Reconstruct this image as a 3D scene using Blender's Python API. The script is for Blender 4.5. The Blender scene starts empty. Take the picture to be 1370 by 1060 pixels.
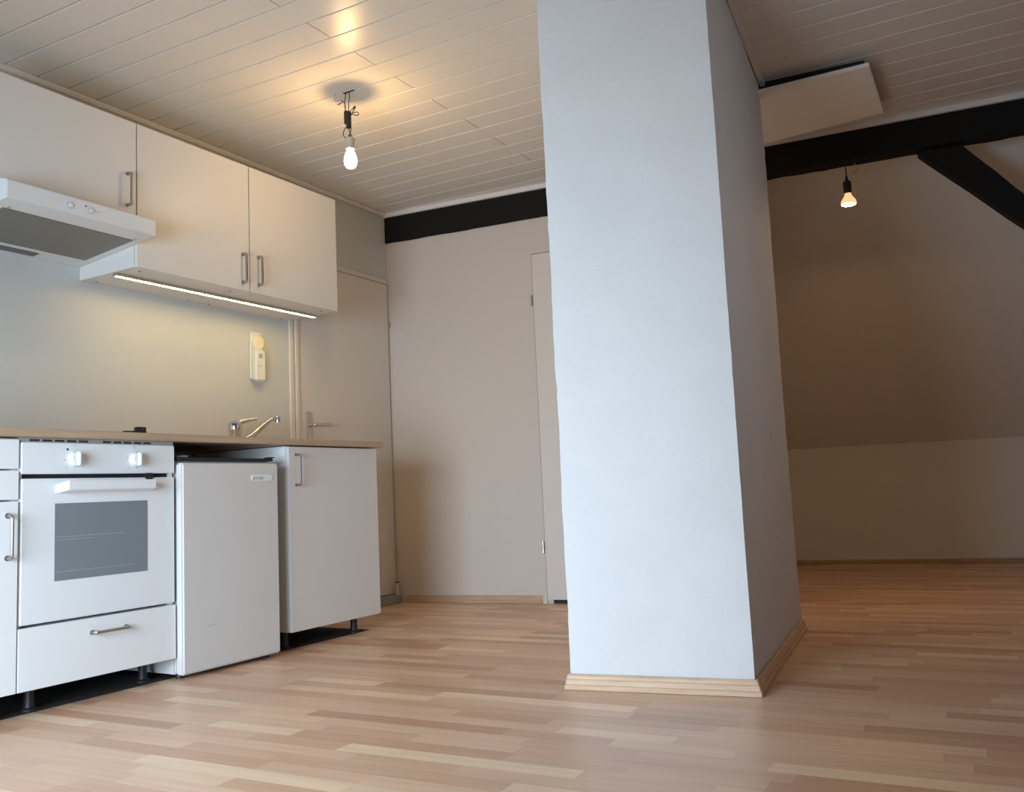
import bpy, bmesh, math, random
from mathutils import Vector, Matrix
random.seed(4)
C = bpy.context.scene.collection
SC = bpy.context.scene
R = math.radians

# ------------------------------------------------------------------ materials
def new_mat(name):
    m = bpy.data.materials.new(name); m.use_nodes = True
    nt = m.node_tree; b = nt.nodes['Principled BSDF']
    return m, nt, b
def mat(name, col, rough=.5, metal=0., spec=.5, coat=0., bump=0., bscale=60., var=0., vscale=3.):
    m, nt, b = new_mat(name)
    b.inputs['Base Color'].default_value = (*col, 1)
    b.inputs['Roughness'].default_value = rough
    b.inputs['Metallic'].default_value = metal
    b.inputs['Specular IOR Level'].default_value = spec
    b.inputs['Coat Weight'].default_value = coat
    b.inputs['Coat Roughness'].default_value = .12
    tc = nt.nodes.new('ShaderNodeTexCoord')
    if var > 0:
        n = nt.nodes.new('ShaderNodeTexNoise'); n.inputs['Scale'].default_value = vscale
        n.inputs['Detail'].default_value = 4
        nt.links.new(tc.outputs['Object'], n.inputs['Vector'])
        r = nt.nodes.new('ShaderNodeMapRange')
        r.inputs['From Min'].default_value = .3; r.inputs['From Max'].default_value = .7
        r.inputs['To Min'].default_value = 1-var; r.inputs['To Max'].default_value = 1+var*.4
        nt.links.new(n.outputs['Fac'], r.inputs['Value'])
        mx = nt.nodes.new('ShaderNodeVectorMath'); mx.operation = 'SCALE'
        mx.inputs[0].default_value = col
        nt.links.new(r.outputs['Result'], mx.inputs['Scale'])
        nt.links.new(mx.outputs['Vector'], b.inputs['Base Color'])
    if bump > 0:
        n = nt.nodes.new('ShaderNodeTexNoise'); n.inputs['Scale'].default_value = bscale
        n.inputs['Detail'].default_value = 5; n.inputs['Roughness'].default_value = .6
        nt.links.new(tc.outputs['Object'], n.inputs['Vector'])
        bp = nt.nodes.new('ShaderNodeBump'); bp.inputs['Strength'].default_value = bump
        bp.inputs['Distance'].default_value = .004
        nt.links.new(n.outputs['Fac'], bp.inputs['Height'])
        nt.links.new(bp.outputs['Normal'], b.inputs['Normal'])
    return m
def emis(name, col, s):
    m, nt, b = new_mat(name)
    b.inputs['Base Color'].default_value = (*col, 1)
    b.inputs['Emission Color'].default_value = (*col, 1)
    b.inputs['Emission Strength'].default_value = s
    return m

def wood_mat(name, c1, c2, scale=(2, 60, 60), rough=.45, axis_rot=0, bump=.05):
    m, nt, b = new_mat(name)
    tc = nt.nodes.new('ShaderNodeTexCoord'); mp = nt.nodes.new('ShaderNodeMapping')
    mp.inputs['Scale'].default_value = scale; mp.inputs['Rotation'].default_value = (0, 0, axis_rot)
    n = nt.nodes.new('ShaderNodeTexNoise'); n.inputs['Scale'].default_value = 1.6; n.inputs['Detail'].default_value = 6
    cr = nt.nodes.new('ShaderNodeValToRGB')
    cr.color_ramp.elements[0].position = .3; cr.color_ramp.elements[0].color = (*c1, 1)
    cr.color_ramp.elements[1].position = .7; cr.color_ramp.elements[1].color = (*c2, 1)
    nt.links.new(tc.outputs['Object'], mp.inputs['Vector']); nt.links.new(mp.outputs[0], n.inputs['Vector'])
    nt.links.new(n.outputs['Fac'], cr.inputs['Fac']); nt.links.new(cr.outputs['Color'], b.inputs['Base Color'])
    b.inputs['Roughness'].default_value = rough
    if bump:
        bp = nt.nodes.new('ShaderNodeBump'); bp.inputs['Strength'].default_value = bump; bp.inputs['Distance'].default_value = .002
        nt.links.new(n.outputs['Fac'], bp.inputs['Height']); nt.links.new(bp.outputs['Normal'], b.inputs['Normal'])
    return m

def laminate_mat():
    m, nt, b = new_mat('beech laminate floor')
    N = nt.nodes; L = nt.links
    def math_(op, a, c=None, d=None):
        n = N.new('ShaderNodeMath'); n.operation = op
        for i, v in enumerate((a, c, d)):
            if v is None: continue
            if isinstance(v, (int, float)): n.inputs[i].default_value = v
            else: L.new(v, n.inputs[i])
        return n.outputs[0]
    tc = N.new('ShaderNodeTexCoord'); mp = N.new('ShaderNodeMapping')
    mp.vector_type = 'TEXTURE'; mp.inputs['Rotation'].default_value = (0, 0, math.atan(FLOOR_TAN))
    L.new(tc.outputs['Object'], mp.inputs['Vector'])
    sp = N.new('ShaderNodeSeparateXYZ'); L.new(mp.outputs[0], sp.inputs[0])
    u, v = sp.outputs[0], sp.outputs[1]
    SW = .0655
    row = math_('FLOOR', math_('DIVIDE', v, SW))
    wn = N.new('ShaderNodeTexWhiteNoise'); wn.noise_dimensions = '1D'; L.new(row, wn.inputs['W'])
    off = math_('MULTIPLY', wn.outputs['Value'], 7.3)
    uu = math_('DIVIDE', math_('ADD', u, off), .43)
    # warp so the strips have unequal lengths
    uw = math_('ADD', uu, math_('MULTIPLY', math_('SINE', math_('MULTIPLY', uu, 2.1)), .28))
    colm = math_('FLOOR', uw)
    cb = N.new('ShaderNodeCombineXYZ'); L.new(row, cb.inputs[0]); L.new(colm, cb.inputs[1])
    w2 = N.new('ShaderNodeTexWhiteNoise'); w2.noise_dimensions = '3D'; L.new(cb.outputs[0], w2.inputs['Vector'])
    cr = N.new('ShaderNodeValToRGB'); e = cr.color_ramp.elements
    e[0].position = 0; e[0].color = (.50, .285, .185, 1)
    e[1].position = 1; e[1].color = (.78, .57, .39, 1)
    for p, c in ((.16, (.59, .36, .235)), (.4, (.645, .415, .28)), (.72, (.70, .465, .32)), (.9, (.745, .52, .355))):
        x = cr.color_ramp.elements.new(p); x.color = (*c, 1)
    L.new(w2.outputs['Value'], cr.inputs['Fac'])
    # grain
    m2 = N.new('ShaderNodeMapping'); m2.inputs['Scale'].default_value = (3, 55, 1); L.new(mp.outputs[0], m2.inputs['Vector'])
    ad = N.new('ShaderNodeVectorMath'); ad.operation = 'ADD'; L.new(m2.outputs[0], ad.inputs[0])
    sc = N.new('ShaderNodeVectorMath'); sc.operation = 'SCALE'; sc.inputs['Scale'].default_value = 13.7
    L.new(w2.outputs['Color'], sc.inputs[0]); L.new(sc.outputs[0], ad.inputs[1])
    ns = N.new('ShaderNodeTexNoise'); ns.inputs['Scale'].default_value = 1; ns.inputs['Detail'].default_value = 6
    L.new(ad.outputs[0], ns.inputs['Vector'])
    g = N.new('ShaderNodeMapRange'); g.inputs['From Min'].default_value = .3; g.inputs['From Max'].default_value = .7
    g.inputs['To Min'].default_value = .92; g.inputs['To Max'].default_value = 1.06; L.new(ns.outputs['Fac'], g.inputs['Value'])
    # thin joint lines
    fv = math_('FRACT', math_('DIVIDE', v, SW)); fu = math_('FRACT', uw)
    ev = math_('LESS_THAN', fv, .022); eu = math_('LESS_THAN', fu, .004)
    ed = math_('SUBTRACT', 1.0, math_('MULTIPLY', math_('MAXIMUM', ev, eu), .16))
    k = math_('MULTIPLY', g.outputs[0], ed)
    fin = N.new('ShaderNodeVectorMath'); fin.operation = 'SCALE'
    L.new(cr.outputs['Color'], fin.inputs[0]); L.new(k, fin.inputs['Scale'])
    L.new(fin.outputs[0], b.inputs['Base Color'])
    b.inputs['Roughness'].default_value = .36
    b.inputs['Specular IOR Level'].default_value = .45
    return m

FLOOR_TAN = .035
M = {}
M['floor'] = laminate_mat()
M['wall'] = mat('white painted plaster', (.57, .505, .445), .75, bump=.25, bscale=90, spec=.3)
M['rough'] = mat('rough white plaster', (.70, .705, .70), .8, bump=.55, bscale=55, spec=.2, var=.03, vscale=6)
M['dimwall'] = mat('cream painted plaster', (.74, .74, .69), .8, bump=.3, bscale=80, spec=.2)
M['hidden'] = mat('pale plaster', (.38, .34, .30), .9)
M['kitchenwall'] = mat('smooth white wall panel', (.55, .555, .53), .35, spec=.3)
M['board'] = mat('white lacquered ceiling board', (.745, .70, .63), .32, spec=.35, bump=.04, bscale=8)
M['groove'] = mat('shadowed board joint', (.30, .27, .23), .8)
M['cove'] = mat('white wooden cove trim', (.74, .70, .65), .45)
M['cab'] = mat('white melamine', (.68, .665, .63), .42, spec=.5)
M['front_lit'] = mat('window-lit white melamine', (.78, .80, .80), .42, spec=.5)  # same melamine as cab, made paler to paint in the stronger window light
M['doorpaint'] = mat('painted door', (.66, .60, .53), .5)
M['doorpaint2'] = mat('painted door lighter', (.61, .55, .49), .5)
M['carc'] = mat('white carcass board', (.78, .79, .79), .45)
M['enamel'] = mat('white enamel', (.76, .795, .81), .3)
M['fridge'] = mat('white fridge enamel', (.64, .63, .61), .35, var=.02)
M['black'] = mat('black plastic', (.015, .015, .016), .5)
M['dark'] = mat('dark gap', (.02, .022, .025), .9)
M['steel'] = mat('brushed nickel', (.42, .40, .38), .32, metal=1)
M['chrome'] = mat('chrome', (.62, .62, .62), .12, metal=1)
M['alu'] = mat('satin aluminium', (.60, .56, .50), .35, metal=1)
M['ovenglass'] = mat('grey oven glass', (.19, .225, .245), .3, spec=.5)
M['hoodw'] = mat('white hood sheet', (.68, .705, .705), .4)
M['worktop'] = wood_mat('beech worktop edge', (.40, .29, .19), (.50, .37, .25), scale=(40, 2, 40), rough=.5)
M['skirt'] = wood_mat('beech skirting', (.55, .36, .22), (.68, .47, .31), scale=(5, 5, 60), rough=.45)
M['skirtdark'] = wood_mat('brown skirting', (.40, .26, .16), (.50, .33, .21), scale=(5, 5, 60), rough=.5)
M['beam'] = mat('black stained timber', (.012, .011, .010), .75, bump=.8, bscale=14, spec=.15)
M['offwhite'] = mat('off-white plastic', (.74, .72, .64), .4)
M['disc'] = mat('cream dimmer plastic', (.80, .70, .50), .4)
M['grey'] = mat('grey print', (.38, .40, .42), .6)
M['greyplinth'] = mat('grey plinth', (.30, .30, .28), .7, var=.1, vscale=20)
M['panel'] = mat('white flat ceiling panel', (.90, .87, .79), .7)
M['bulb'] = emis('warm glowing bulb', (1.0, .66, .28), 9)
M['reflector'] = emis('warm reflector face', (1.0, .60, .29), 570)
M['glow'] = emis('glowing bulb neck', (1.0, .66, .32), .9)
M['led'] = emis('warm led diffuser', (1.0, .74, .32), 43)
M['ceramic'] = mat('grey ceramic holder', (.45, .42, .36), .5)
M['glassrim'] = mat('mirrored reflector glass', (.5, .35, .2), .25, metal=.7)
M['hedge'] = mat('window frame white', (.8, .8, .8), .5)

def filter_mat():
    m, nt, b = new_mat('perforated metal filter')
    tc = nt.nodes.new('ShaderNodeTexCoord'); v = nt.nodes.new('ShaderNodeTexVoronoi'); v.inputs['Scale'].default_value = 110
    v.inputs['Randomness'].default_value = 0
    cr = nt.nodes.new('ShaderNodeValToRGB'); cr.color_ramp.elements[0].color = (.05, .05, .045, 1); cr.color_ramp.elements[0].position = .2
    cr.color_ramp.elements[1].color = (.30, .30, .27, 1); cr.color_ramp.elements[1].position = .45
    mp = nt.nodes.new('ShaderNodeMapping'); mp.inputs['Scale'].default_value = (1, 1, 0); nt.links.new(tc.outputs['Object'], mp.inputs['Vector']); nt.links.new(mp.outputs[0], v.inputs['Vector']); nt.links.new(v.outputs['Distance'], cr.inputs['Fac'])
    nt.links.new(cr.outputs['Color'], b.inputs['Base Color']); b.inputs['Roughness'].default_value = .5
    b.inputs['Metallic'].default_value = .3
    return m
M['filter'] = filter_mat()

# ------------------------------------------------------------------ mesh helpers
def BM(): return bmesh.new()
def bx(bm, x0, x1, y0, y1, z0, z1, bev=0.0, seg=2, mtx=None):
    vs = [bm.verts.new((x, y, z)) for x in (x0, x1) for y in (y0, y1) for z in (z0, z1)]
    f = [(0, 1, 3, 2), (4, 6, 7, 5), (0, 4, 5, 1), (2, 3, 7, 6), (0, 2, 6, 4), (1, 5, 7, 3)]
    fs = [bm.faces.new([vs[i] for i in q]) for q in f]
    if bev > 0:
        es = list({e for ff in fs for e in ff.edges})
        r = bmesh.ops.bevel(bm, geom=es, offset=bev, segments=seg, affect='EDGES', clamp_overlap=True)
        vs = list({v for v in r['verts']} | {v for v in vs if v.is_valid})
    if mtx is not None: bmesh.ops.transform(bm, matrix=mtx, verts=vs)
    return bm
def tube(bm, pts, r, n=10, cap=True):
    pts = [Vector(p) for p in pts]; rs = r if isinstance(r, (list, tuple)) else [r]*len(pts)
    rings = []; prev = None
    for i, p in enumerate(pts):
        if i == 0: t = pts[1]-pts[0]
        elif i == len(pts)-1: t = pts[-1]-pts[-2]
        else: t = (pts[i+1]-p).normalized()+(p-pts[i-1]).normalized()
        t.normalize()
        if prev is None:
            a = Vector((0, 0, 1)) if abs(t.z) < .9 else Vector((1, 0, 0))
            s = t.cross(a).normalized()
        else:
            s = (prev-t*prev.dot(t)).normalized()
        prev = s; w = t.cross(s)
        rings.append([bm.verts.new(p+(s*math.cos(2*math.pi*k/n)+w*math.sin(2*math.pi*k/n))*rs[i]) for k in range(n)])
    for a, b in zip(rings, rings[1:]):
        for k in range(n): bm.faces.new((a[k], a[(k+1) % n], b[(k+1) % n], b[k]))
    if cap:
        bm.faces.new(rings[0][::-1]); bm.faces.new(rings[-1])
    return bm
def lathe(bm, prof, n=24, mtx=None):
    """prof: list of (radius, height) along local z"""
    rings = []
    for r, z in prof:
        if r < 1e-6: rings.append([bm.verts.new((0, 0, z))])
        else: rings.append([bm.verts.new((r*math.cos(2*math.pi*k/n), r*math.sin(2*math.pi*k/n), z)) for k in range(n)])
    for a, b in zip(rings, rings[1:]):
        for k in range(n):
            if len(a) == 1 and len(b) == 1: continue
            if len(a) == 1: bm.faces.new((a[0], b[k], b[(k+1) % n]))
            elif len(b) == 1: bm.faces.new((a[k], b[0], a[(k+1) % n]))
            else: bm.faces.new((a[k], a[(k+1) % n], b[(k+1) % n], b[k]))
    if mtx is not None: bmesh.ops.transform(bm, matrix=mtx, verts=[v for r in rings for v in r])
    return bm
def prism(bm, poly, z0, z1):
    lo = [bm.verts.new((x, y, z0)) for x, y in poly]; hi = [bm.verts.new((x, y, z1)) for x, y in poly]
    n = len(poly); bm.faces.new(lo[::-1]); bm.faces.new(hi)
    for i in range(n): bm.faces.new((lo[i], lo[(i+1) % n], hi[(i+1) % n], hi[i]))
    return bm
def hexa(bm, pts):
    """8 points: 4 of one end, 4 of the other, in matching order"""
    v = [bm.verts.new(p) for p in pts]
    bm.faces.new(v[0:4][::-1]); bm.faces.new(v[4:8])
    for i in range(4): bm.faces.new((v[i], v[(i+1) % 4], v[4+(i+1) % 4], v[4+i]))
    return bm
def arc(path, rad, n=5):
    """round the corners of a polyline"""
    P = [Vector(p) for p in path]; out = [P[0]]
    for a, b, c in zip(P, P[1:], P[2:]):
        u = (a-b).normalized(); v = (c-b).normalized()
        for k in range(n+1):
            t = k/n; s = b+u*rad; e = b+v*rad
            out.append(s*(1-t)**2+b*2*t*(1-t)+e*t*t)
    out.append(P[-1]); return out
def rot_to(axis, loc):
    q = Vector((0, 0, 1)).rotation_difference(Vector(axis).normalized())
    return Matrix.Translation(loc) @ q.to_matrix().to_4x4()

def obj(name, bm, m, parent=None, smooth=False, label=None):
    bmesh.ops.recalc_face_normals(bm, faces=bm.faces)
    me = bpy.data.meshes.new(name); 
    cen = None
    if parent is not None and parent.type == 'EMPTY':
        off = parent.matrix_basis.translation.copy()
        bmesh.ops.translate(bm, verts=bm.verts, vec=-off)
    bm.to_mesh(me); bm.free()
    me.materials.append(m)
    if smooth:
        for p in me.polygons: p.use_smooth = True
        try: me.set_sharp_from_angle(angle=R(35))
        except Exception: pass
    o = bpy.data.objects.new(name, me); C.objects.link(o)
    if parent is not None: o.parent = parent
    if label: o['label'] = label
    return o
# parts of a part: geometry is given in world space, so shift by the thing's origin
def sub(name, bm, m, part, smooth=False, label=None):
    off = part.parent.matrix_basis.translation if part.parent is not None else Vector((0, 0, 0))
    bmesh.ops.translate(bm, verts=bm.verts, vec=-off)
    o = obj(name, bm, m, None, smooth, label); o.parent = part
    return o
def thing(name, label, cat, loc=(0, 0, 0), group=None):
    o = bpy.data.objects.new(name, None); C.objects.link(o); o.location = loc
    o.empty_display_size = .05
    o['label'] = label; o['category'] = cat
    if group: o['group'] = group
    return o
def tag(o, label, cat, group=None):
    o['label'] = label; o['category'] = cat
    if group: o['group'] = group
    return o
def struct(name, bm, m, parent=None, smooth=False, label=None, cat=None):
    o = obj(name, bm, m, parent, smooth)
    if parent is None: o['kind'] = 'structure'
    if label: o['label'] = label
    if cat: o['category'] = cat
    return o

# ------------------------------------------------------------------ room
H = 2.429
AB = .1206                          # the back wall, beam and chimney are turned a little
YB = 2.719
def yb(x): return YB+AB*x
XR, YR = 4.6, -1.95                 # right wall, rear wall

struct('floor', bx(BM(), -.1, XR+.1, YR-.55, 6.0, -.08, 0), M['floor'], label='pale beech strip laminate floor', cat='floor')

struct('floor_shade', bx(BM(), .0005, .56, -.9, 1.78, .0003, .0015), mat('painted floor shade', (.02, .018, .017), .9, var=.4, vscale=8))  # thin dark sheet that paints the shade under the base cabinets
# ceiling: lacquered boards with dark joints
bm = BM(); P = .1348; PS = .2749; AP = .0399
for i in range(-17, 24):
    y0 = PS+i*P; g = .0026
    segs = [(-.02, 1.21-.002), (1.21+.002, XR+.05)] if i % 2 else [(-.02, 3.9), (3.904, XR+.05)] if i != 14 else [(-.02, 2.62), (2.624, XR+.05)]
    for (a, b) in segs:
        ya, yb_ = y0+AP*(a-.02), y0+AP*(b-.02)
        z0, z1, c = H, H+.012, .0018
        pts = []
        for (x, y) in ((a, ya), (b, yb_)):
            pts.append([(x, y+g, z1), (x, y+g, z0+c), (x, y+g+c, z0), (x, y+P-g-c, z0), (x, y+P-g, z0+c), (x, y+P-g, z1)])
        A = [bm.verts.new(p) for p in pts[0]]; B = [bm.verts.new(p) for p in pts[1]]
        bm.faces.new(A); bm.faces.new(B[::-1])
        for k in range(6): bm.faces.new((A[k], B[k], B[(k+1) % 6], A[(k+1) % 6]))
nrm = Vector((-AB, 1, 0)).normalized()
bmesh.ops.bisect_plane(bm, geom=bm.verts[:]+bm.edges[:]+bm.faces[:], plane_co=(0, YB+.16, 0), plane_no=nrm, clear_outer=True)
bmesh.ops.bisect_plane(bm, geom=bm.verts[:]+bm.edges[:]+bm.faces[:], plane_co=(0, YR-.1, 0), plane_no=(0, -1, 0), clear_outer=True)
ceil = struct('ceiling', bm, M['board'], label='white lacquered board ceiling', cat='ceiling')
bm = prism(BM(), [(-.1, YR-.1), (XR+.1, YR-.1), (XR+.1, yb(XR+.1)+.2), (-.1, yb(-.1)+.2)], H+.0125, H+.06)
struct('joint_backing', bm, M['groove'], parent=ceil)

struct('wall_left', bx(BM(), -.1, 0, YR-.1, YB+.1, 0, H+.02), M['kitchenwall'], label='smooth white kitchen wall', cat='wall')
# back wall, up to the opening of the alcove
XE = 2.28
XA = 1.4
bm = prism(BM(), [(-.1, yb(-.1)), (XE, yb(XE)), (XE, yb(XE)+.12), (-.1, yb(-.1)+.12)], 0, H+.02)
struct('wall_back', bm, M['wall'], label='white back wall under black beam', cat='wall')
# alcove: side wall, knee wall, slope
KN = lambda x: 4.93+.14*x+.0
struct('wall_alcove', prism(BM(), [(XA-.1, yb(XA)+.12), (XA, yb(XA)+.12), (XA, 5.5), (XA-.1, 5.5)], 0, H+.05), M['dimwall'])
struct('wall_far', prism(BM(), [(XA-.1, KN(XA-.1)), (XR+.1, KN(XR+.1)), (XR+.1, KN(XR+.1)+.1), (XA-.1, KN(XA-.1)+.1)], 0, 1.0), M['dimwall'], label='low knee wall under the roof slope', cat='wall')
bm = BM(); zk = .855
sl = [(XA-.1, KN(XA-.1), zk), (XR+.1, KN(XR+.1), zk), (XR+.1, yb(XR+.1)+.16, H+.03), (XA-.1, yb(XA-.1)+.16, H+.03)]
hexa(bm, sl+[(x, y+.1, z+.1) for x, y, z in sl])
struct('wall_slope', bm, M['dimwall'], label='sloping attic wall behind the black beam', cat='wall')
bm = BM(); RY0, RY1, RZ0, RZ1 = .2, 1.0, 1.1, 1.9
bx(bm, XR, XR+.1, YR-.1, RY0, 0, H+.05); bx(bm, XR, XR+.1, RY1, 5.8, 0, H+.05); bx(bm, XR, XR+.1, RY0, RY1, 0, RZ0); bx(bm, XR, XR+.1, RY0, RY1, RZ1, H+.05)
struct('wall_right', bm, M['hidden'])
bm = BM(); f = .04
bx(bm, XR+.06, XR+.09, RY0, RY1, RZ0, RZ0+f); bx(bm, XR+.06, XR+.09, RY0, RY1, RZ1-f, RZ1); bx(bm, XR+.06, XR+.09, RY0, RY0+f, RZ0, RZ1); bx(bm, XR+.06, XR+.09, RY1-f, RY1, RZ0, RZ1)
struct('fill_opening', bm, M['hedge'])  # frame of an invented opening, added for the right-hand fill lamp
# rear wall with a deep window opening behind the photographer
WX0, WX1, WZ0, WZ1 = .95, 2.50, .05, 1.45
bm = BM()
bx(bm, -.1, WX0, YR-.3, YR, 0, H+.02); bx(bm, WX1, XR+.1, YR-.3, YR, 0, H+.02)
bx(bm, WX0, WX1, YR-.3, YR, 0, WZ0); bx(bm, WX0, WX1, YR-.3, YR, WZ1, H+.02)
struct('wall_rear', bm, M['hidden'])
bm = BM(); f = .05
bx(bm, WX0, WX1, YR-.29, YR-.24, WZ0, WZ0+f); bx(bm, WX0, WX1, YR-.29, YR-.24, WZ1-f, WZ1)
bx(bm, WX0, WX0+f, YR-.29, YR-.24, WZ0, WZ1); bx(bm, WX1-f, WX1, YR-.29, YR-.24, WZ0, WZ1)
struct('window_1', bm, M['hedge'])

# chimney breast
PA, PB, PC = Vector((2.068, .953)), Vector((2.640, 1.042)), Vector((2.508, 2.262))
PD = PA+(PC-PB)
def grid_face(bm, a, b, z0, z1, nu, nv, jit, nrm):
    g = []
    for j in range(nv+1):
        row = []
        for i in range(nu+1):
            p = a.lerp(b, i/nu); z = z0+(z1-z0)*j/nv
            row.append(bm.verts.new((p.x, p.y, z)))
        g.append(row)
    for j in range(nv):
        for i in range(nu): bm.faces.new((g[j][i], g[j][i+1], g[j+1][i+1], g[j+1][i]))
bm = BM()
for a, b in ((PA, PB), (PB, PC), (PC, PD), (PD, PA)): grid_face(bm, a, b, 0, H+.01, max(4, int((b-a).length/.03)), 80, 0, None)
bmesh.ops.remove_doubles(bm, verts=bm.verts, dist=1e-4)
from mathutils import noise
cen = (PA+PC)/2
for v in bm.verts:
    p = v.co; d = Vector((p.x-cen.x, p.y-cen.y, 0)).normalized()
    k = noise.noise(p*3.0)*.006+noise.noise(p*14)*.0018
    v.co += d*k
    # worn corner edges
    for q in (PB, PA, PC):
        if (Vector((p.x, p.y))-q).length < .012: v.co += d*(noise.noise(Vector((0, 0, p.z*22)))*.004-.002)
# flare of the far edge towards the floor
for v in bm.verts:
    if v.co.z < .35 and (Vector((v.co.x, v.co.y))-PC).length < .05: v.co += Vector((.006, 0, 0))*(1-v.co.z/.35)
pil = struct('wall_chimney', bm, M['rough'], smooth=True, label='white rough-plastered chimney breast in the middle of the room', cat='wall')

def skirting(name, a, b, n, h, t, m, ea=0, eb=0):
    """profiled board from a to b, n = outward normal; ea/eb lengthen the mitred ends"""
    a = Vector(a); b = Vector(b); n = Vector(n).normalized(); d = (b-a).normalized()
    prof = [(0, 0), (t, 0), (t, .30*h), (t*.78, .36*h), (t*.72, .62*h), (t*.55, .72*h), (t*.5, .88*h), (t*.3, h), (0, h)]
    bm = BM(); E = []
    for p, e, s in ((a, ea, -1), (b, eb, 1)):
        E.append([bm.verts.new((*(p+n*q+d*s*e*q/t), z+.001)) for q, z in prof])
    bm.faces.new(E[0]); bm.faces.new(E[1][::-1])
    for k in range(len(prof)): 
        j = (k+1) % len(prof); bm.faces.new((E[0][k], E[1][k], E[1][j], E[0][j]))
    return struct(name, bm, m)
fn = Vector((PB.y-PA.y, -(PB.x-PA.x))).normalized(); rn = Vector((PC.y-PB.y, -(PC.x-PB.x))).normalized()
skirting('baseboard_chimney_front', PA+fn*.003, PB+fn*.003, fn, .047, .019, M['skirt'], .014, .019)
skirting('baseboard_chimney_right', PB+rn*.003, PC+rn*.003, rn, .047, .019, M['skirt'], .019, .0)
bn = Vector((AB, -1))
skirting('baseboard_back', (.075, yb(.075)), (.955, yb(.955)), bn, .042, .014, M['skirtdark'])
skirting('baseboard_far', (XA, KN(XA)), (XR, KN(XR)), (.14, -1), .03, .014, M['skirtdark'])
# coving
bm = BM(); bx(bm, 0, .026, YR, YB, H-.022, H-.0005, .006); struct('trim_1', bm, M['cove'])
bm = prism(BM(), [(0, yb(0)-.028), (XR, yb(XR)-.028), (XR, yb(XR)), (0, yb(0))], H-.028, H-.0005); struct('trim_2', bm, M['cove'])
a, b = PB+rn*.004-(PC-PB)*.0, PC+rn*.004
bm = prism(BM(), [tuple(a), tuple(b), tuple(b+rn*.02), tuple(a+rn*.02)], H-.022, H-.0005); struct('trim_3', bm, M['cove'])

# timber frame
bm = BM(); nx = 90
ZB0, ZB1 = 2.236, 2.401
x0, x1 = .003, XR
rows = []
for i in range(nx+1):
    x = x0+(x1-x0)*i/nx; j = noise.noise(Vector((x*9, 0, 0)))*.004 + noise.noise(Vector((x*31, 5, 0)))*.003
    jj = noise.noise(Vector((x*6, 9, 0)))*.002
    yf = yb(x)-.012
    j += .014*max(0, min(1, (x-1.6)/.8)); rows.append([bm.verts.new(p) for p in ((x, yf, ZB0+j), (x, yf, ZB1+jj), (x, yf+.10, ZB1+jj), (x, yf+.10, ZB0+j))])
for p, q in zip(rows, rows[1:]):
    for k in range(4): bm.faces.new((p[k], q[k], q[(k+1) % 4], p[(k+1) % 4]))
bm.faces.new(rows[0]); bm.faces.new(rows[-1][::-1])
tag(obj('timber_beam', bm, M['beam']), 'long black horizontal timber beam across the room below the ceiling', 'beam')
# brace
def bp(x, z, dy): return (x, yb(x)-.004+dy, z)
bm = BM(); L0 = [(3.06, 2.228), (3.487, 1.785), (4.55, .70)]; L1 = [(3.262, 2.228), (3.512, 1.925), (4.59, .82)]
rows = []
for k in range(13):
    t = k/12*2; i = min(1, int(t)); s = t-i
    lo = Vector(L0[i]).lerp(Vector(L0[i+1]), s); hi = Vector(L1[i]).lerp(Vector(L1[i+1]), s)
    w = noise.noise(Vector((t*3, 2, 0)))*.006
    rows.append([bm.verts.new(p) for p in (bp(lo.x, lo.y+w, 0), bp(hi.x, hi.y+w, 0), bp(hi.x, hi.y+w, .1), bp(lo.x, lo.y+w, .1))])
for p, q in zip(rows, rows[1:]):
    for k in range(4): bm.faces.new((p[k], q[k], q[(k+1) % 4], p[(k+1) % 4]))
bm.faces.new(rows[0]); bm.faces.new(rows[-1][::-1])
tag(obj('timber_brace', bm, M['beam']), 'black slanting timber brace running down right from the horizontal beam', 'beam')

# flat panel under the ceiling right of the chimney
t = thing('ceiling_panel', 'flat off-white panel fixed under the board ceiling beside the chimney breast', 'panel', (2.6, 2.5, 2.36))
zp = 2.362
quad = [(2.18, 2.16), (2.975, 2.238), (2.958, 2.80), (2.18, 2.80)]
bm = prism(BM(), quad, zp, zp+.018)
for v in bm.verts: v.co.z -= .022*(2.975-v.co.x)/.8
bmesh.ops.bevel(bm, geom=bm.edges[:], offset=.002, segments=1, affect='EDGES')
obj('board', bm, M['panel'], t)
q2 = [(2.2, 2.225), (2.945, 2.315), (2.93, 2.78), (2.2, 2.78)]
obj('gap_shade', prism(BM(), q2, zp+.018, H-.001), M['dark'], t, label='dark block painted as shade in the gap above the panel')  # near-black block painting the shade between panel and ceiling

# ------------------------------------------------------------------ doors
d = thing('door_1', 'white flat door in the kitchen wall, behind the end of the worktop', 'door', (0, 2.3, 0)); d['kind'] = 'structure'
bm = BM(); Y0, Y1, ZT = 1.838, 2.714, 2.0
bx(bm, .0005, .016, Y0, Y0+.030, 0.0, ZT, .003); bx(bm, .0005, .022, Y0+.036, Y0+.062, 0.0, ZT, .003)
bx(bm, .0005, .012, Y0+.03, Y1, ZT-.03, ZT, .002)
obj('door_frame', bm, M['doorpaint'], d)
obj('door_leaf', bx(BM(), .0005, .012, Y0+.066, Y1-.012, .055, ZT-.033, .002), M['doorpaint'], d)
h = obj('door_handle', bx(BM(), .012, .020, 1.955, 1.990, .90, 1.125, .004), M['alu'], d, label='satin metal lever handle on a long plate')
bm = BM(); tube(bm, arc([(.018, 1.972, 1.048), (.062, 1.972, 1.048), (.062, 2.10, 1.056)], .014), [.009]*3+[.009]*5+[.008], 12)
sub('lever', bm, M['alu'], h, True)
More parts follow.
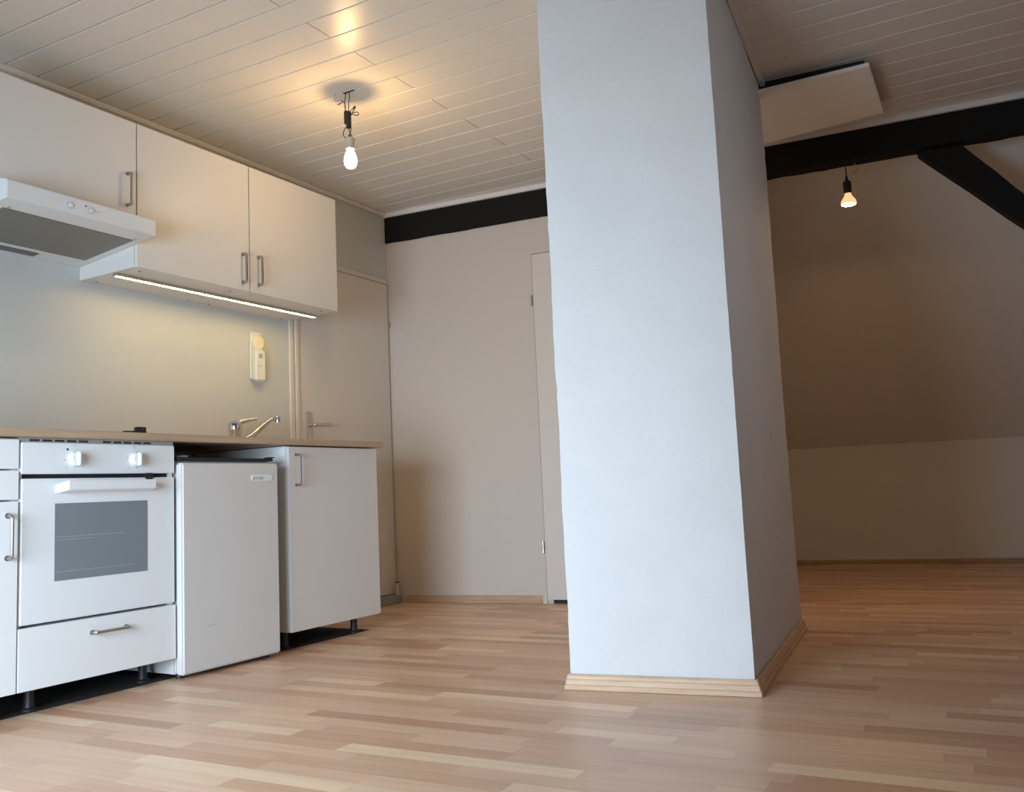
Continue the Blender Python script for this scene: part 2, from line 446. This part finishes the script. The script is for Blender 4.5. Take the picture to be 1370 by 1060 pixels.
for z in (1.71, .297):
    bm = BM(); tube(bm, [(.015, 2.702, z-.018), (.015, 2.702, z+.018)], .006, 10); tube(bm, [(.015, 2.702, z-.003), (.015, 2.702, z+.003)], .008, 10)
    obj('hinge', bm, M['alu'], d, True)
d = thing('door_2', 'plain white door at the right end of the back wall, half hidden by the chimney', 'door', (1.2, yb(1.2), 0)); d['kind'] = 'structure'
def bwp(bm, x0, x1, dep0, dep1, z0, z1): return prism(bm, [(x0, yb(x0)-dep1), (x1, yb(x1)-dep1), (x1, yb(x1)-dep0), (x0, yb(x0)-dep0)], z0, z1)
bm = BM(); bwp(bm, .958, .985, 0, .012, 0, 2.05); bwp(bm, .985, 1.83, 0, .012, 2.02, 2.05); obj('door_frame', bm, M['wall'], d)
obj('door_leaf', bwp(BM(), .988, 1.80, 0, .014, .022, 2.015), M['doorpaint2'], d)
obj('door_gap', bwp(BM(), 1.02, 1.80, 0, .006, .001, .02), M['dark'], d)
for z in (1.742, .315):
    bm = BM(); y = yb(.978)-.018; tube(bm, [(.978, y, z-.032), (.978, y, z+.032)], .006, 10); bx(bm, .970, .990, y-.002, y+.004, z-.004, z+.004)
    obj('hinge', bm, M['steel'], d, True)

# grey plinth and pipe stub in the corner
o = obj('plinth_strip', bx(BM(), .0225, .055, 2.0, 2.695, 0.001, .05, .003), M['greyplinth']); tag(o, 'short dark grey plinth strip on the floor below the kitchen-side door', 'plinth')
t = thing('pipe_stub', 'short white capped pipe standing in the back left corner', 'pipe', (.045, 2.672, .05))
bm = BM(); tube(bm, [(.045, 2.672, .0505), (.045, 2.672, .122)], .0095, 12); obj('pipe', bm, M['wall'], t, True)
bm = BM(); tube(bm, [(.045, 2.672, .122), (.045, 2.672, .129)], .012, 12); obj('cap', bm, M['dark'], t, True)

# ------------------------------------------------------------------ kitchen
XD = .62
def bow_handle(bm, p0, p1, out, r=.0048):
    """bow handle between two fixing points, standing out by `out` along +x"""
    p0 = Vector(p0); p1 = Vector(p1); o = Vector((out, 0, 0))
    tube(bm, arc([p0, p0+o, p1+o, p1], .012), r, 10)
    for p in (p0, p1): tube(bm, [p, p+Vector((.006, 0, 0))], r*1.5, 10)
    return bm
def leg_bm(x, y, top=.08):
    bm = BM(); lathe(bm, [(0, 0.0005), (.027, .0005), (.027, .006), (.018, .012), (.016, .03), (.016, top-.012), (.024, top-.01), (.024, top), (0, top)], 18, Matrix.Translation((x, y, 0)))
    return bm
ZT_ = .88
def carcass_bm(y0, y1, z0, z1, x1=.60, t=.018, back=True):
    bm = BM(); x0 = .012
    bx(bm, x0, x1, y0, y0+t, z0, z1); bx(bm, x0, x1, y1-t, y1, z0, z1)
    bx(bm, x0, x1, y0+t, y1-t, z0, z0+t); bx(bm, x1-.08, x1, y0+t, y1-t, z1-t, z1); bx(bm, x0, x0+.08, y0+t, y1-t, z1-t, z1)
    if back: bx(bm, x0, x0+.006, y0+t, y1-t, z0+t, z1)
    return bm

# left base cabinet
G = .0022
t = thing('base_cabinet', 'white base cabinet with two drawers over a door, left of the oven', 'cabinet', (.3, -.2, 0))
obj('carcass', carcass_bm(-.4, -.001, .08, ZT_), M['carc'], t)
y0, y1 = -.4+G, -.001-G
for z0, z1 in ((.781, .876), (.683, .777)):
    obj('drawer', bx(BM(), .602, XD, y0, y1, z0+.001, z1-.001, .001), M['front_lit'], t)
dr = obj('door', bx(BM(), .602, XD, y0, y1, .082, .678, .001), M['front_lit'], t)
sub('handle', bow_handle(BM(), (XD-.001, -.039, .502), (XD-.001, -.039, .634), .030, .0058), M['steel'], dr, True)
for x, y in ((.55, -.35), (.55, -.05), (.08, -.35), (.08, -.05)): obj('leg', leg_bm(x, y), M['black'], t, True)

# cabinet that carries the oven
t = thing('oven_cabinet', 'white base cabinet carrying the oven, with one drawer below it', 'cabinet', (.3, .3, 0))
bm = BM(); tt = .018
bx(bm, .012, .60, .001, .001+tt, .08, ZT_); bx(bm, .012, .60, .599-tt, .599, .08, ZT_); bx(bm, .012, .60, .019, .581, .08, .098); bx(bm, .012, .58, .019, .581, .262, .279)
obj('carcass', bm, M['carc'], t)
dr = obj('drawer', bx(BM(), .602, XD, G, .6-G, .082, .277, .001), M['front_lit'], t)
sub('handle', bow_handle(BM(), (XD-.001, .255, .229), (XD-.001, .385, .229), .028, .0055), M['steel'], dr, True)
for x, y in ((.52, .10), (.50, .545), (.08, .05), (.08, .55)): obj('leg', leg_bm(x, y), M['black'], t, True)

# oven
t = thing('oven', 'white built-in oven with grey glass window and two control knobs', 'oven', (.3, .3, .28))
obj('oven_body', bx(BM(), .06, .596, .022, .578, .2795, .862, .004), M['dark'], t)
pn = obj('control_panel', bx(BM(), .592, XD, .004, .595, .765, .868, .003), M['enamel'], t)
bm = BM(); bx(bm, .585, .6135, .006, .593, .868, .8835); obj('vent_strip', bm, M['greyplinth'], t, label='grey strip above the control panel')
for grp in ((.03, .247), (.295, .50)):
    n = 5; w = (grp[1]-grp[0])/n
    for k in range(n):
        obj('vent_slot', bx(BM(), .6135, .6143, grp[0]+k*w+.004, grp[0]+(k+1)*w-.006, .872, .8785), M['dark'], t, label='black ventilation slot')
for yk in (.188, .425):
    bm = BM(); lathe(bm, [(0, 0), (.026, 0), (.026, .004), (.022, .009), (.020, .022), (0, .022)], 28, rot_to((1, 0, 0), (XD, yk, .815)))
    bx(bm, XD+.008, XD+.034, yk-.005, yk+.005, .815-.023, .815+.023, .003)
    k = obj('knob', bm, M['enamel'], t, True)
def ring(y, z, r, w=.0011, sq=False):
    bm = BM(); n = 4 if sq else 14; a0 = math.pi/4 if sq else 0
    o_ = [bm.verts.new((XD+.0004, y+r*math.cos(a0+2*math.pi*i/n), z+r*math.sin(a0+2*math.pi*i/n))) for i in range(n)]
    i_ = [bm.verts.new((XD+.0004, y+(r-w)*math.cos(a0+2*math.pi*i/n), z+(r-w)*math.sin(a0+2*math.pi*i/n))) for i in range(n)]
    for i in range(n): bm.faces.new((o_[i], o_[(i+1) % n], i_[(i+1) % n], i_[i]))
    return bm
for (y, z, r, s) in ((.187, .862, .0055, True), (.153, .812, .003, False), (.160, .785, .004, True), (.420, .858, .0062, False), (.390, .820, .0045, True), (.398, .785, .0045, True), (.432, .785, .0035, False)):
    sub('symbol', ring(y, z, r, sq=s), M['grey'], pn)
bm = BM(); lathe(bm, [(.0036, 0), (.0036, .001), (0, .001)], 14, rot_to((1, 0, 0), (XD, .162, .847))); sub('pilot_light', bm, M['black'], pn)
dr = obj('oven_door', bx(BM(), .5965, XD, .006, .594, .286, .750, .003), M['enamel'], t)
bm = BM(); bx(bm, XD, XD+.0012, .119, .474, .414, .667); sub('window', bm, M['ovenglass'], dr, label='grey glass oven window')
bm = BM()
for z, y1_ in ((.556, .38), (.546, .26), (.442, .42)): bx(bm, XD+.0013, XD+.0016, .125, y1_, z, z+.0016)
sub('rack_line', bm, M['grey'], dr)
# wedge shaped bar handle
bm = BM(); ya, yz = .118, .487
hexa(bm, [(XD-.0005, ya, .700), (XD-.0005, ya, .728), (XD+.046, ya+.020, .742), (XD+.046, ya+.020, .710),
          (XD-.0005, yz, .700), (XD-.0005, yz, .728), (XD+.046, yz-.008, .742), (XD+.046, yz-.008, .710)])
bmesh.ops.bevel(bm, geom=bm.edges[:], offset=.002, segments=2, affect='EDGES')
sub('handle', bm, M['enamel'], dr)
obj('door_latch', bx(BM(), .60, XD+.004, .468, .498, .742, .7655, .002), M['black'], t)

# fridge
XF = .648
t = thing('fridge', 'small white under-counter fridge with an oval badge on the door', 'fridge', (.33, .85, 0))
FY0, FY1 = .607, 1.101
obj('fridge_body', bx(BM(), .06, .598, FY0+.002, FY1-.004, .018, .812, .006), M['fridge'], t, True)
obj('top_cover', bx(BM(), .06, .628, FY0+.004, FY1-.006, .8125, .824, .003), M['black'], t, label='dark edge of the fridge top')
obj('door_seal', bx(BM(), .598, .606, FY0+.012, FY1-.012, .03, .790), M['greyplinth'], t)
dr = obj('fridge_door', bx(BM(), .606, XF, FY0, FY1, .018, .802, .006, 3), M['fridge'], t, True)
bm = BM(); 
def pill(bm, x0, x1, yc, zc, w, h, n=10):
    pts = []
    for s in (1, -1):
        for k in range(n+1):
            a = -math.pi/2+math.pi*k/n
            pts.append((yc+s*(w/2-h/2)+s*math.cos(a)*h/2, zc+s*math.sin(a)*h/2))
    lo = [bm.verts.new((x0, y, z)) for y, z in pts]; hi = [bm.verts.new((x1, y, z)) for y, z in pts]
    bm.faces.new(lo[::-1]); bm.faces.new(hi)
    m_ = len(pts)
    for i in range(m_): bm.faces.new((lo[i], lo[(i+1) % m_], hi[(i+1) % m_], hi[i]))
    return bm
bdg = sub('badge', pill(BM(), XF, XF+.003, 1.008, .742, .116, .026), M['enamel'], dr)
obj('hinge', bx(BM(), .60, .640, FY0+.006, FY0+.035, .8245, .831, .002), M['steel'], t)
obj('hinge', bx(BM(), .60, .640, FY1-.035, FY1-.008, .8245, .829, .002), M['black'], t)
for x, y in ((.62, FY0+.03), (.62, FY1-.03), (.10, FY0+.03), (.10, FY1-.03)):
    obj('foot', lathe(BM(), [(0, .0005), (.014, .0005), (.014, .018), (0, .018)], 14, Matrix.Translation((x-.03, y, 0))), M['black'], t, True)
# worn lettering on the badge
cu = bpy.data.curves.new('badge_text', 'FONT'); cu.body = 'gorenje'; cu.size = .0185; cu.extrude = .0002; cu.offset = .0004; cu.align_x = 'CENTER'; cu.align_y = 'CENTER'
tx = bpy.data.objects.new('badge_text', cu); C.objects.link(tx)
dg = bpy.context.evaluated_depsgraph_get(); me = bpy.data.meshes.new_from_object(tx.evaluated_get(dg)); bpy.data.objects.remove(tx)
bm = BM(); bm.from_mesh(me)
bmesh.ops.transform(bm, verts=bm.verts, matrix=Matrix(((0, 0, 1, XF+.0033), (1, 0, 0, .984), (0, 1, 0, .742), (0, 0, 0, 1))))
tx2 = bm; bw = sub('lettering', tx2, M['grey'], dr, label='small grey worn lettering on the badge')
bm = BM(); tube(bm, [(XF+.0035, 1.016+.010*math.cos(a/3), .7415+.005*math.sin(a/3)) for a in range(0, 15)], .0006, 6); sub('swirl', bm, M['grey'], dr)
bm = BM(); tube(bm, [(XF+.0002, .718, .176), (XF+.0003, .735, .182), (XF+.0002, .760, .184)], .0007, 6); sub('scratch', bm, M['grey'], dr)

# sink cabinet
t = thing('sink_cabinet', 'white base cabinet with one door at the right end, under the tap', 'cabinet', (.3, 1.5, 0))
obj('carcass', carcass_bm(1.192, 1.791, .08, ZT_), M['carc'], t)
dr = obj('door', bx(BM(), .602, XD, 1.193+.001, 1.7955, .080, .877, .001), M['cab'], t)
sub('handle', bow_handle(BM(), (XD-.001, 1.236, .709), (XD-.001, 1.236, .842), .030, .0048), M['steel'], dr, True)
for x, y in ((.53, 1.70), (.53, 1.24), (.08, 1.70), (.08, 1.24)): obj('leg', leg_bm(x, y), M['black'], t, True)

# worktop
bm = bx(BM(), .001, .635, -.4, 1.835, .884, .912, .003)
tag(obj('worktop', bm, M['worktop']), 'long beech-coloured worktop over the base cabinets and fridge', 'worktop')
# two small black things on the worktop
bm = bx(BM(), .405, .435, .570, .616, .9125, .942, .003)
for k in (1,): bx(bm, .408, .432, .576, .616, .942, .954, .002)
bm2 = bm
tag(obj('rubber_stopper', bm2, M['black']), 'small black block on the worktop above the oven, the taller of two', 'stopper')
tag(obj('rubber_stopper', bx(BM(), .405, .435, .522, .562, .9125, .937, .003), M['black']), 'low flat black block on the worktop above the oven, left of the taller one', 'stopper')

# tap
t = thing('kitchen_tap', 'chrome single-lever kitchen tap with long spout on the worktop', 'tap', (.12, 1.352, .912))
tm = Matrix.Translation((.12, 1.352, 0))
bm = BM(); lathe(bm, [(0, .9125), (.036, .9125), (.036, .920), (.0305, .926), (.030, .987), (.032, .991), (.032, .996), (0, .997)], 28, tm)
obj('tap_body', bm, M['chrome'], t, True)
bm = BM(); lathe(bm, [(0, .997), (.032, .997), (.033, 1.012), (.030, 1.027), (.018, 1.036), (0, 1.038)], 28, tm)
tube(bm, [(.125, 1.355, 1.018), (.135, 1.385, 1.034), (.150, 1.420, 1.042), (.165, 1.448, 1.047)], [.015, .012, .008, .006], 12)
obj('tap_lever', bm, M['chrome'], t, True)
bm = BM(); tube(bm, [(.125, 1.352, .935), (.165, 1.36, .938), (.195, 1.39, .960), (.20, 1.44, 1.000), (.20, 1.48, 1.026), (.20, 1.51, 1.043), (.20, 1.53, 1.049), (.20, 1.548, 1.051)], [.014, .014, .0135, .013, .012, .0115, .011, .010], 14)
obj('spout', bm, M['chrome'], t, True)
bm = BM(); tube(bm, [(.20, 1.553, 1.060), (.20, 1.553, 1.032)], .0135, 16); obj('aerator', bm, M['chrome'], t, True)

# wall socket with dimmer
t = thing('wall_socket', 'cream surface-mounted wall socket with a round dimmer, under the wall cabinet', 'socket', (.0, 1.6, 1.4))
bm = bx(BM(), .0005, .010, 1.560, 1.638, 1.270, 1.517, .004); obj('back_plate', bm, M['offwhite'], t, True)
bm = bx(BM(), .010, .036, 1.566, 1.646, 1.256, 1.428, .012, 4); obj('socket_housing', bm, M['offwhite'], t, True)
bm = BM(); lathe(bm, [(0, 0), (.037, 0), (.037, .014), (.033, .018), (.015, .0195), (0, .019)], 32, rot_to((1, 0, 0), (.010, 1.604, 1.462)))
obj('dimmer', bm, M['disc'], t, True, label='round cream dimmer knob')
bm = BM(); lathe(bm, [(0, 0), (.014, 0), (.014, .0008), (0, .0008)], 24, rot_to((1, 0, 0), (.036, 1.605, 1.391))); obj('socket_recess', bm, M['grey'], t, True)
bm = bx(BM(), .036, .0366, 1.580, 1.612, 1.338, 1.3405); obj('seam', bm, M['grey'], t)

# wall cabinets
XW = .376
def wall_cab(y0, y1, z0, z1, hy, hz, label, dots):
    t = thing('wall_cabinet', label, 'cabinet', (.2, (y0+y1)/2, z0), 'white wall cabinets in a row')
    bm = BM(); bx(bm, .001, XW-.020, y0+.0005, y1-.0005, z0, z1, .0008); obj('carcass', bm, M['cab'], t)
    dr = obj('door', bx(BM(), XW-.018, XW, y0+.0016, y1-.0016, z0-.002, z1, .0012), M['cab'], t)
    sub('handle', bow_handle(BM(), (XW-.001, hy, hz[0]), (XW-.001, hy, hz[1]), .028, .0058), M['steel'], dr, True)
    for x, y in dots:
        bm = BM(); lathe(bm, [(.0055, 0), (.0055, -.0008), (0, -.0008)], 12, Matrix.Translation((x, y, z0))); obj('screw_cap', bm, M['dark'], t)
    return t
wall_cab(.012, .612, 1.818, 2.207, .570, (1.852, 1.982), 'shallow white wall cabinet above the extractor hood', [])
dd = [(.312, .06), (.312, .54), (.03, .06), (.03, .54)]
wall_cab(.6145, 1.2155, 1.610, 2.207, 1.172, (1.645, 1.777), 'white wall cabinet directly right of the extractor hood', [(x, .6145+y) for x, y in dd])
wall_cab(1.2175, 1.8185, 1.610, 2.207, 1.268, (1.650, 1.782), 'white wall cabinet at the right end of the row', [(x, 1.2175+y) for x, y in dd])
def strip_housing(a, b):
    bm = BM(); bx(bm, .208, .235, a, b, 1.605, 1.6095); bx(bm, .208, .212, a, b, 1.596, 1.605); bx(bm, .231, .235, a, b, 1.596, 1.605)
    bx(bm, .212, .231, a, a+.0035, 1.596, 1.605); bx(bm, .212, .231, b-.0035, b, 1.596, 1.605)
    return bm
for k, (a, b, l) in enumerate(((.625, 1.226, 'glowing warm light strip under the middle wall cabinet'), (1.229, 1.812, 'glowing warm light strip under the rightmost wall cabinet'))):
    t = thing('light_strip', l, 'light', (.2, (a+b)/2, 1.60), 'light strips under the wall cabinets')
    obj('housing', strip_housing(a, b), M['alu'], t)
    bm = bx(BM(), .2125, .2305, a+.004, b-.004, 1.5965, 1.6045, .001, 2); obj('diffuser', bm, M['led'], t, True)

# extractor hood
t = thing('extractor_hood', 'white slim extractor hood with a grey perforated filter', 'hood', (.25, .3, 1.7))
y0, y1 = .0150, .6115
XH = .496
bm = BM()
sec = [(.002, 1.667), (.002, 1.800), (.352, 1.814), (XH-.005, 1.777), (XH, 1.773), (XH, 1.711)]
A = [bm.verts.new((x, y0, z)) for x, z in sec]; B = [bm.verts.new((x, y1, z)) for x, z in sec]
bm.faces.new(A); bm.faces.new(B[::-1])
for i in range(len(sec)): j = (i+1) % len(sec); bm.faces.new((A[i], A[j], B[j], B[i]))
bmesh.ops.bevel(bm, geom=[e for e in bm.edges], offset=.002, segments=2, affect='EDGES')
hb = obj('hood_body', bm, M['hoodw'], t)
zs = lambda x: 1.667+(1.711-1.667)*(x-.002)/(XH-.002)
def on_slope(x0, x1, ya, yb_, th):
    bm = BM(); hexa(bm, [(x0, ya, zs(x0)-th), (x0, yb_, zs(x0)-th), (x0, yb_, zs(x0)+.001), (x0, ya, zs(x0)+.001), (x1, ya, zs(x1)-th), (x1, yb_, zs(x1)-th), (x1, yb_, zs(x1)+.001), (x1, ya, zs(x1)+.001)]); return bm
obj('grease_filter', on_slope(.095, .405, .055, .575, .0022), M['filter'], t, label='grey perforated metal filter')
obj('lamp_cover', on_slope(.018, .062, .07, .40, .002), mat('smoked lamp cover', (.10, .10, .11), .3), t)
for y, x in ((.066, .42), (.572, .42)):
    bm = BM(); lathe(bm, [(.005, 0), (.005, -.004), (0, -.005)], 12, Matrix.Translation((x, y, zs(x)))); obj('screw', bm, M['steel'], t)
for y in (.248, .330):
    bm = BM(); lathe(bm, [(0, 0), (.009, 0), (.008, .004), (0, .005)], 20, rot_to((1, 0, 0), (XH, y, 1.742))); obj('slider', bm, M['hoodw'], t, True)
    bm = BM(); 
    for i in range(10):
        pass
    tube(bm, [(XH+.0006, y+.013*math.cos(a), 1.742+.012*math.sin(a)) for a in [math.pi*(.35+k*.13) for k in range(12)]], .0009, 6)
    sub('marking', bm, M['grey'], hb)
bm = BM(); lathe(bm, [(.003, 0), (.003, .001), (0, .001)], 10, rot_to((1, 0, 0), (XH, .308, 1.754))); sub('indicator', bm, M['dark'], hb)
bm = bx(BM(), XH, XH+.0006, .345, .372, 1.743, 1.745); sub('marking', bm, M['grey'], hb)

# ------------------------------------------------------------------ bare bulb by the kitchen
bxp, byp = .958, 1.2575
ZS = lambda z: .64+(z-.64)*1.0249 if z < 2.41 else z
t = thing('pendant_bulb', 'glowing bare bulb hanging by loose wires from the ceiling near the wall cabinets', 'lamp', (bxp, byp, H))
bm = BM(); lathe(bm, [(r, ZS(z)) for r, z in [(0, 2.178), (.019, 2.178), (.023, 2.172), (.019, 2.165), (.0175, 2.14), (.0185, 2.128), (0, 2.128)]], 24, Matrix.Translation((bxp, byp, 0)))
obj('lamp_holder', bm, M['ceramic'], t, True)
bm = BM(); lathe(bm, [(r, ZS(z)) for r, z in [(0, 2.128), (.014, 2.128), (.016, 2.12), (.022, 2.108), (.0275, 2.092), (.029, 2.076), (.027, 2.060), (.020, 2.048), (.010, 2.043), (0, 2.042)]], 28, Matrix.Translation((bxp, byp, 0)))
bulb = obj('bulb', bm, M['bulb'], t, True); bulb.visible_shadow = False
bm = BM(); bx(bm, bxp-.026, bxp-.008, byp-.008, byp+.008, ZS(2.245), ZS(2.303), .002); bx(bm, bxp-.014, bxp+.006, byp-.009, byp+.007, ZS(2.222), ZS(2.298), .002)
obj('terminal_block', bm, M['black'], t)
def wire(pts, r=.0019, n=4):
    P_ = [Vector(p) for p in pts]; out = []
    for i in range(len(P_)-1):
        p0 = P_[max(i-1, 0)]; p1 = P_[i]; p2 = P_[i+1]; p3 = P_[min(i+2, len(P_)-1)]
        for k in range(n):
            s = k/n
            out.append(.5*((2*p1)+(-p0+p2)*s+(2*p0-5*p1+4*p2-p3)*s*s+(-p0+3*p1-3*p2+p3)*s**3))
    out.append(P_[-1]); b = BM(); tube(b, out, r, 8); return b
X, Y = bxp, byp
W = [
 [(X-.004, Y, 2.222), (X-.002, Y, 2.21), (X+.002, Y, 2.195), (X-.001, Y, 2.178)],
 [(X-.010, Y, 2.235), (X-.028, Y, 2.225), (X-.038, Y, 2.205), (X-.028, Y, 2.188), (X-.010, Y, 2.182), (X-.006, Y, 2.19), (X+.002, Y, 2.196), (X+.010, Y, 2.186), (X+.009, Y, 2.178)],
 [(X-.001, Y, 2.196), (X-.008, Y, 2.19), (X-.009, Y, 2.178)],
 [(X, Y, 2.19), (X+.004, Y, 2.205), (X+.010, Y, 2.218)],
 [(X-.022, Y, 2.30), (X-.022, Y, 2.33), (X-.036, Y, 2.352), (X-.050, Y, 2.345), (X-.058, Y-.01, 2.34)],
 [(X-.022, Y, 2.302), (X-.024, Y, 2.34), (X-.018, Y, 2.38), (X-.022, Y, H+.002)],
 [(X-.004, Y, 2.296), (X-.002, Y, 2.33), (X+.004, Y, 2.37), (X-.002, Y, H+.002)],
 [(X-.004, Y, 2.292), (X+.020, Y, 2.305), (X+.040, Y-.01, 2.308), (X+.032, Y-.01, 2.29), (X+.012, Y, 2.282), (X, Y, 2.27)],
 [(X, Y, 2.285), (X+.018, Y, 2.28), (X+.045, Y, 2.268), (X+.052, Y, 2.275), (X+.040, Y, 2.285), (X+.015, Y, 2.286), (X+.030, Y, 2.30), (X+.038, Y, 2.31)],
 [(X-.022, Y, 2.33), (X-.040, Y, 2.358), (X-.060, Y-.02, 2.35), (X-.068, Y-.02, 2.37), (X-.060, Y-.02, 2.385)],
]
for k, w in enumerate(W): obj('wire', wire([(p[0], p[1], ZS(p[2])) for p in w]), M['black'] if k < 9 else M['grey'], t, True)
obj('cable_slot', bx(BM(), X-.03, X+.03, Y-.004, Y+.004, H-.0012, H+.001), M['dark'], t)

# reflector lamp under the beam
X2, Y2 = 2.722, yb(2.722)+.045
DY = Y2-3.05
t = thing('pendant_spotlight', 'glowing reflector bulb in a black holder hanging from the black beam', 'lamp', (X2, Y2, 2.236))
bm = BM(); tube(bm, [(X2, Y2, 2.236), (X2, Y2, 2.170)], .0026, 8); tube(bm, [(X2, Y2, 2.186), (X2, Y2, 2.160)], [.005, .009], 12); obj('cable', bm, M['black'], t, True)
bm = BM(); lathe(bm, [(0, 2.162), (.010, 2.162), (.019, 2.154), (.0205, 2.146), (.0205, 2.12), (.0185, 2.092), (0, 2.092)], 24, Matrix.Translation((X2, Y2, 0))); obj('lamp_holder', bm, M['black'], t, True)
bm = BM(); lathe(bm, [(.0165, 2.092), (.0175, 2.082), (.027, 2.068), (.036, 2.054), (.0385, 2.046), (.0375, 2.036), (.0355, 2.034)], 28, Matrix.Translation((X2, Y2, 0)))
bl = obj('bulb', bm, M['glow'], t, True, label='reflector bulb')
bm = BM(); lathe(bm, [(.0365, 2.041), (.030, 2.0405), (.018, 2.040), (0, 2.0395)], 28, Matrix.Translation((X2, Y2, 0))); sub('bulb_face', bm, M['reflector'], bl, True)
tag(obj('wire_loop', wire([(X2+.048, Y2-.02, 2.240), (X2+.052, Y2-.02, 2.215), (X2+.060, Y2-.02, 2.195), (X2+.052, Y2-.02, 2.182), (X2+.042, Y2-.02, 2.190), (X2+.044, Y2-.02, 2.205)], .0022), M['steel'], None, True), 'small bent wire hook under the black beam, right of the reflector bulb', 'hook')

# ------------------------------------------------------------------ light
def area(name, loc, rot, sx, sy, power, col, spread=180):
    l = bpy.data.lights.new(name, 'AREA'); l.shape = 'RECTANGLE'; l.size = sx; l.size_y = sy; l.energy = power; l.color = col; l.spread = R(spread)
    o = bpy.data.objects.new(name, l); C.objects.link(o); o.location = loc; o.rotation_euler = rot; return o
def aim(o, d):
    o.rotation_euler = Vector(d).to_track_quat('-Z', 'Y').to_euler()
sk = area('window_daylight', ((WX0+WX1)/2, YR-.31, (WZ0+WZ1)/2), (0, 0, 0), WX1-WX0-.02, WZ1-WZ0-.02, 80, (.66, .83, 1.0), 125)
aim(sk, (-.26, 1, -.32))
pl = bpy.data.lights.new('bulb_light', 'POINT'); pl.energy = 5.9; pl.color = (1.0, .63, .26); pl.shadow_soft_size = .007
po = bpy.data.objects.new('bulb_light', pl); C.objects.link(po); po.location = (bxp, byp, 2.122)
fill_r = area('fill_light_right', (XR+.11, .6, 1.5), (0, 0, 0), .76, .76, 1.7, (.92, .94, 1.0), 85)  # added fill lamp to brighten the chimney's right face
aim(fill_r, (-1, .42, -.05))
w = bpy.data.worlds.new('World'); SC.world = w; w.use_nodes = True
w.node_tree.nodes['Background'].inputs[0].default_value = (.6, .75, 1, 1); w.node_tree.nodes['Background'].inputs[1].default_value = .3

# ------------------------------------------------------------------ camera
ya, pi_, ro = R(30.057), R(6.1144), R(-2.5965)
fw = Vector((-math.sin(ya)*math.cos(pi_), math.cos(ya)*math.cos(pi_), math.sin(pi_)))
rt = fw.cross(Vector((0, 0, 1))).normalized(); up = rt.cross(fw)
r2 = rt*math.cos(ro)+up*math.sin(ro); u2 = -rt*math.sin(ro)+up*math.cos(ro)
cd = bpy.data.cameras.new('camera'); cam = bpy.data.objects.new('camera', cd); C.objects.link(cam)
cam.matrix_world = Matrix(((r2.x, u2.x, -fw.x, 3.4129), (r2.y, u2.y, -fw.y, -1.6648), (r2.z, u2.z, -fw.z, .640), (0, 0, 0, 1)))
cd.sensor_width = 36; cd.lens = 1186.84*36/1370; cd.clip_start = .02
SC.camera = cam
SC.view_settings.view_transform = 'Standard'
SC.view_settings.look = 'None'
SC.view_settings.exposure = 0
SC.cycles.max_bounces = 8
SC.cycles.diffuse_bounces = 6
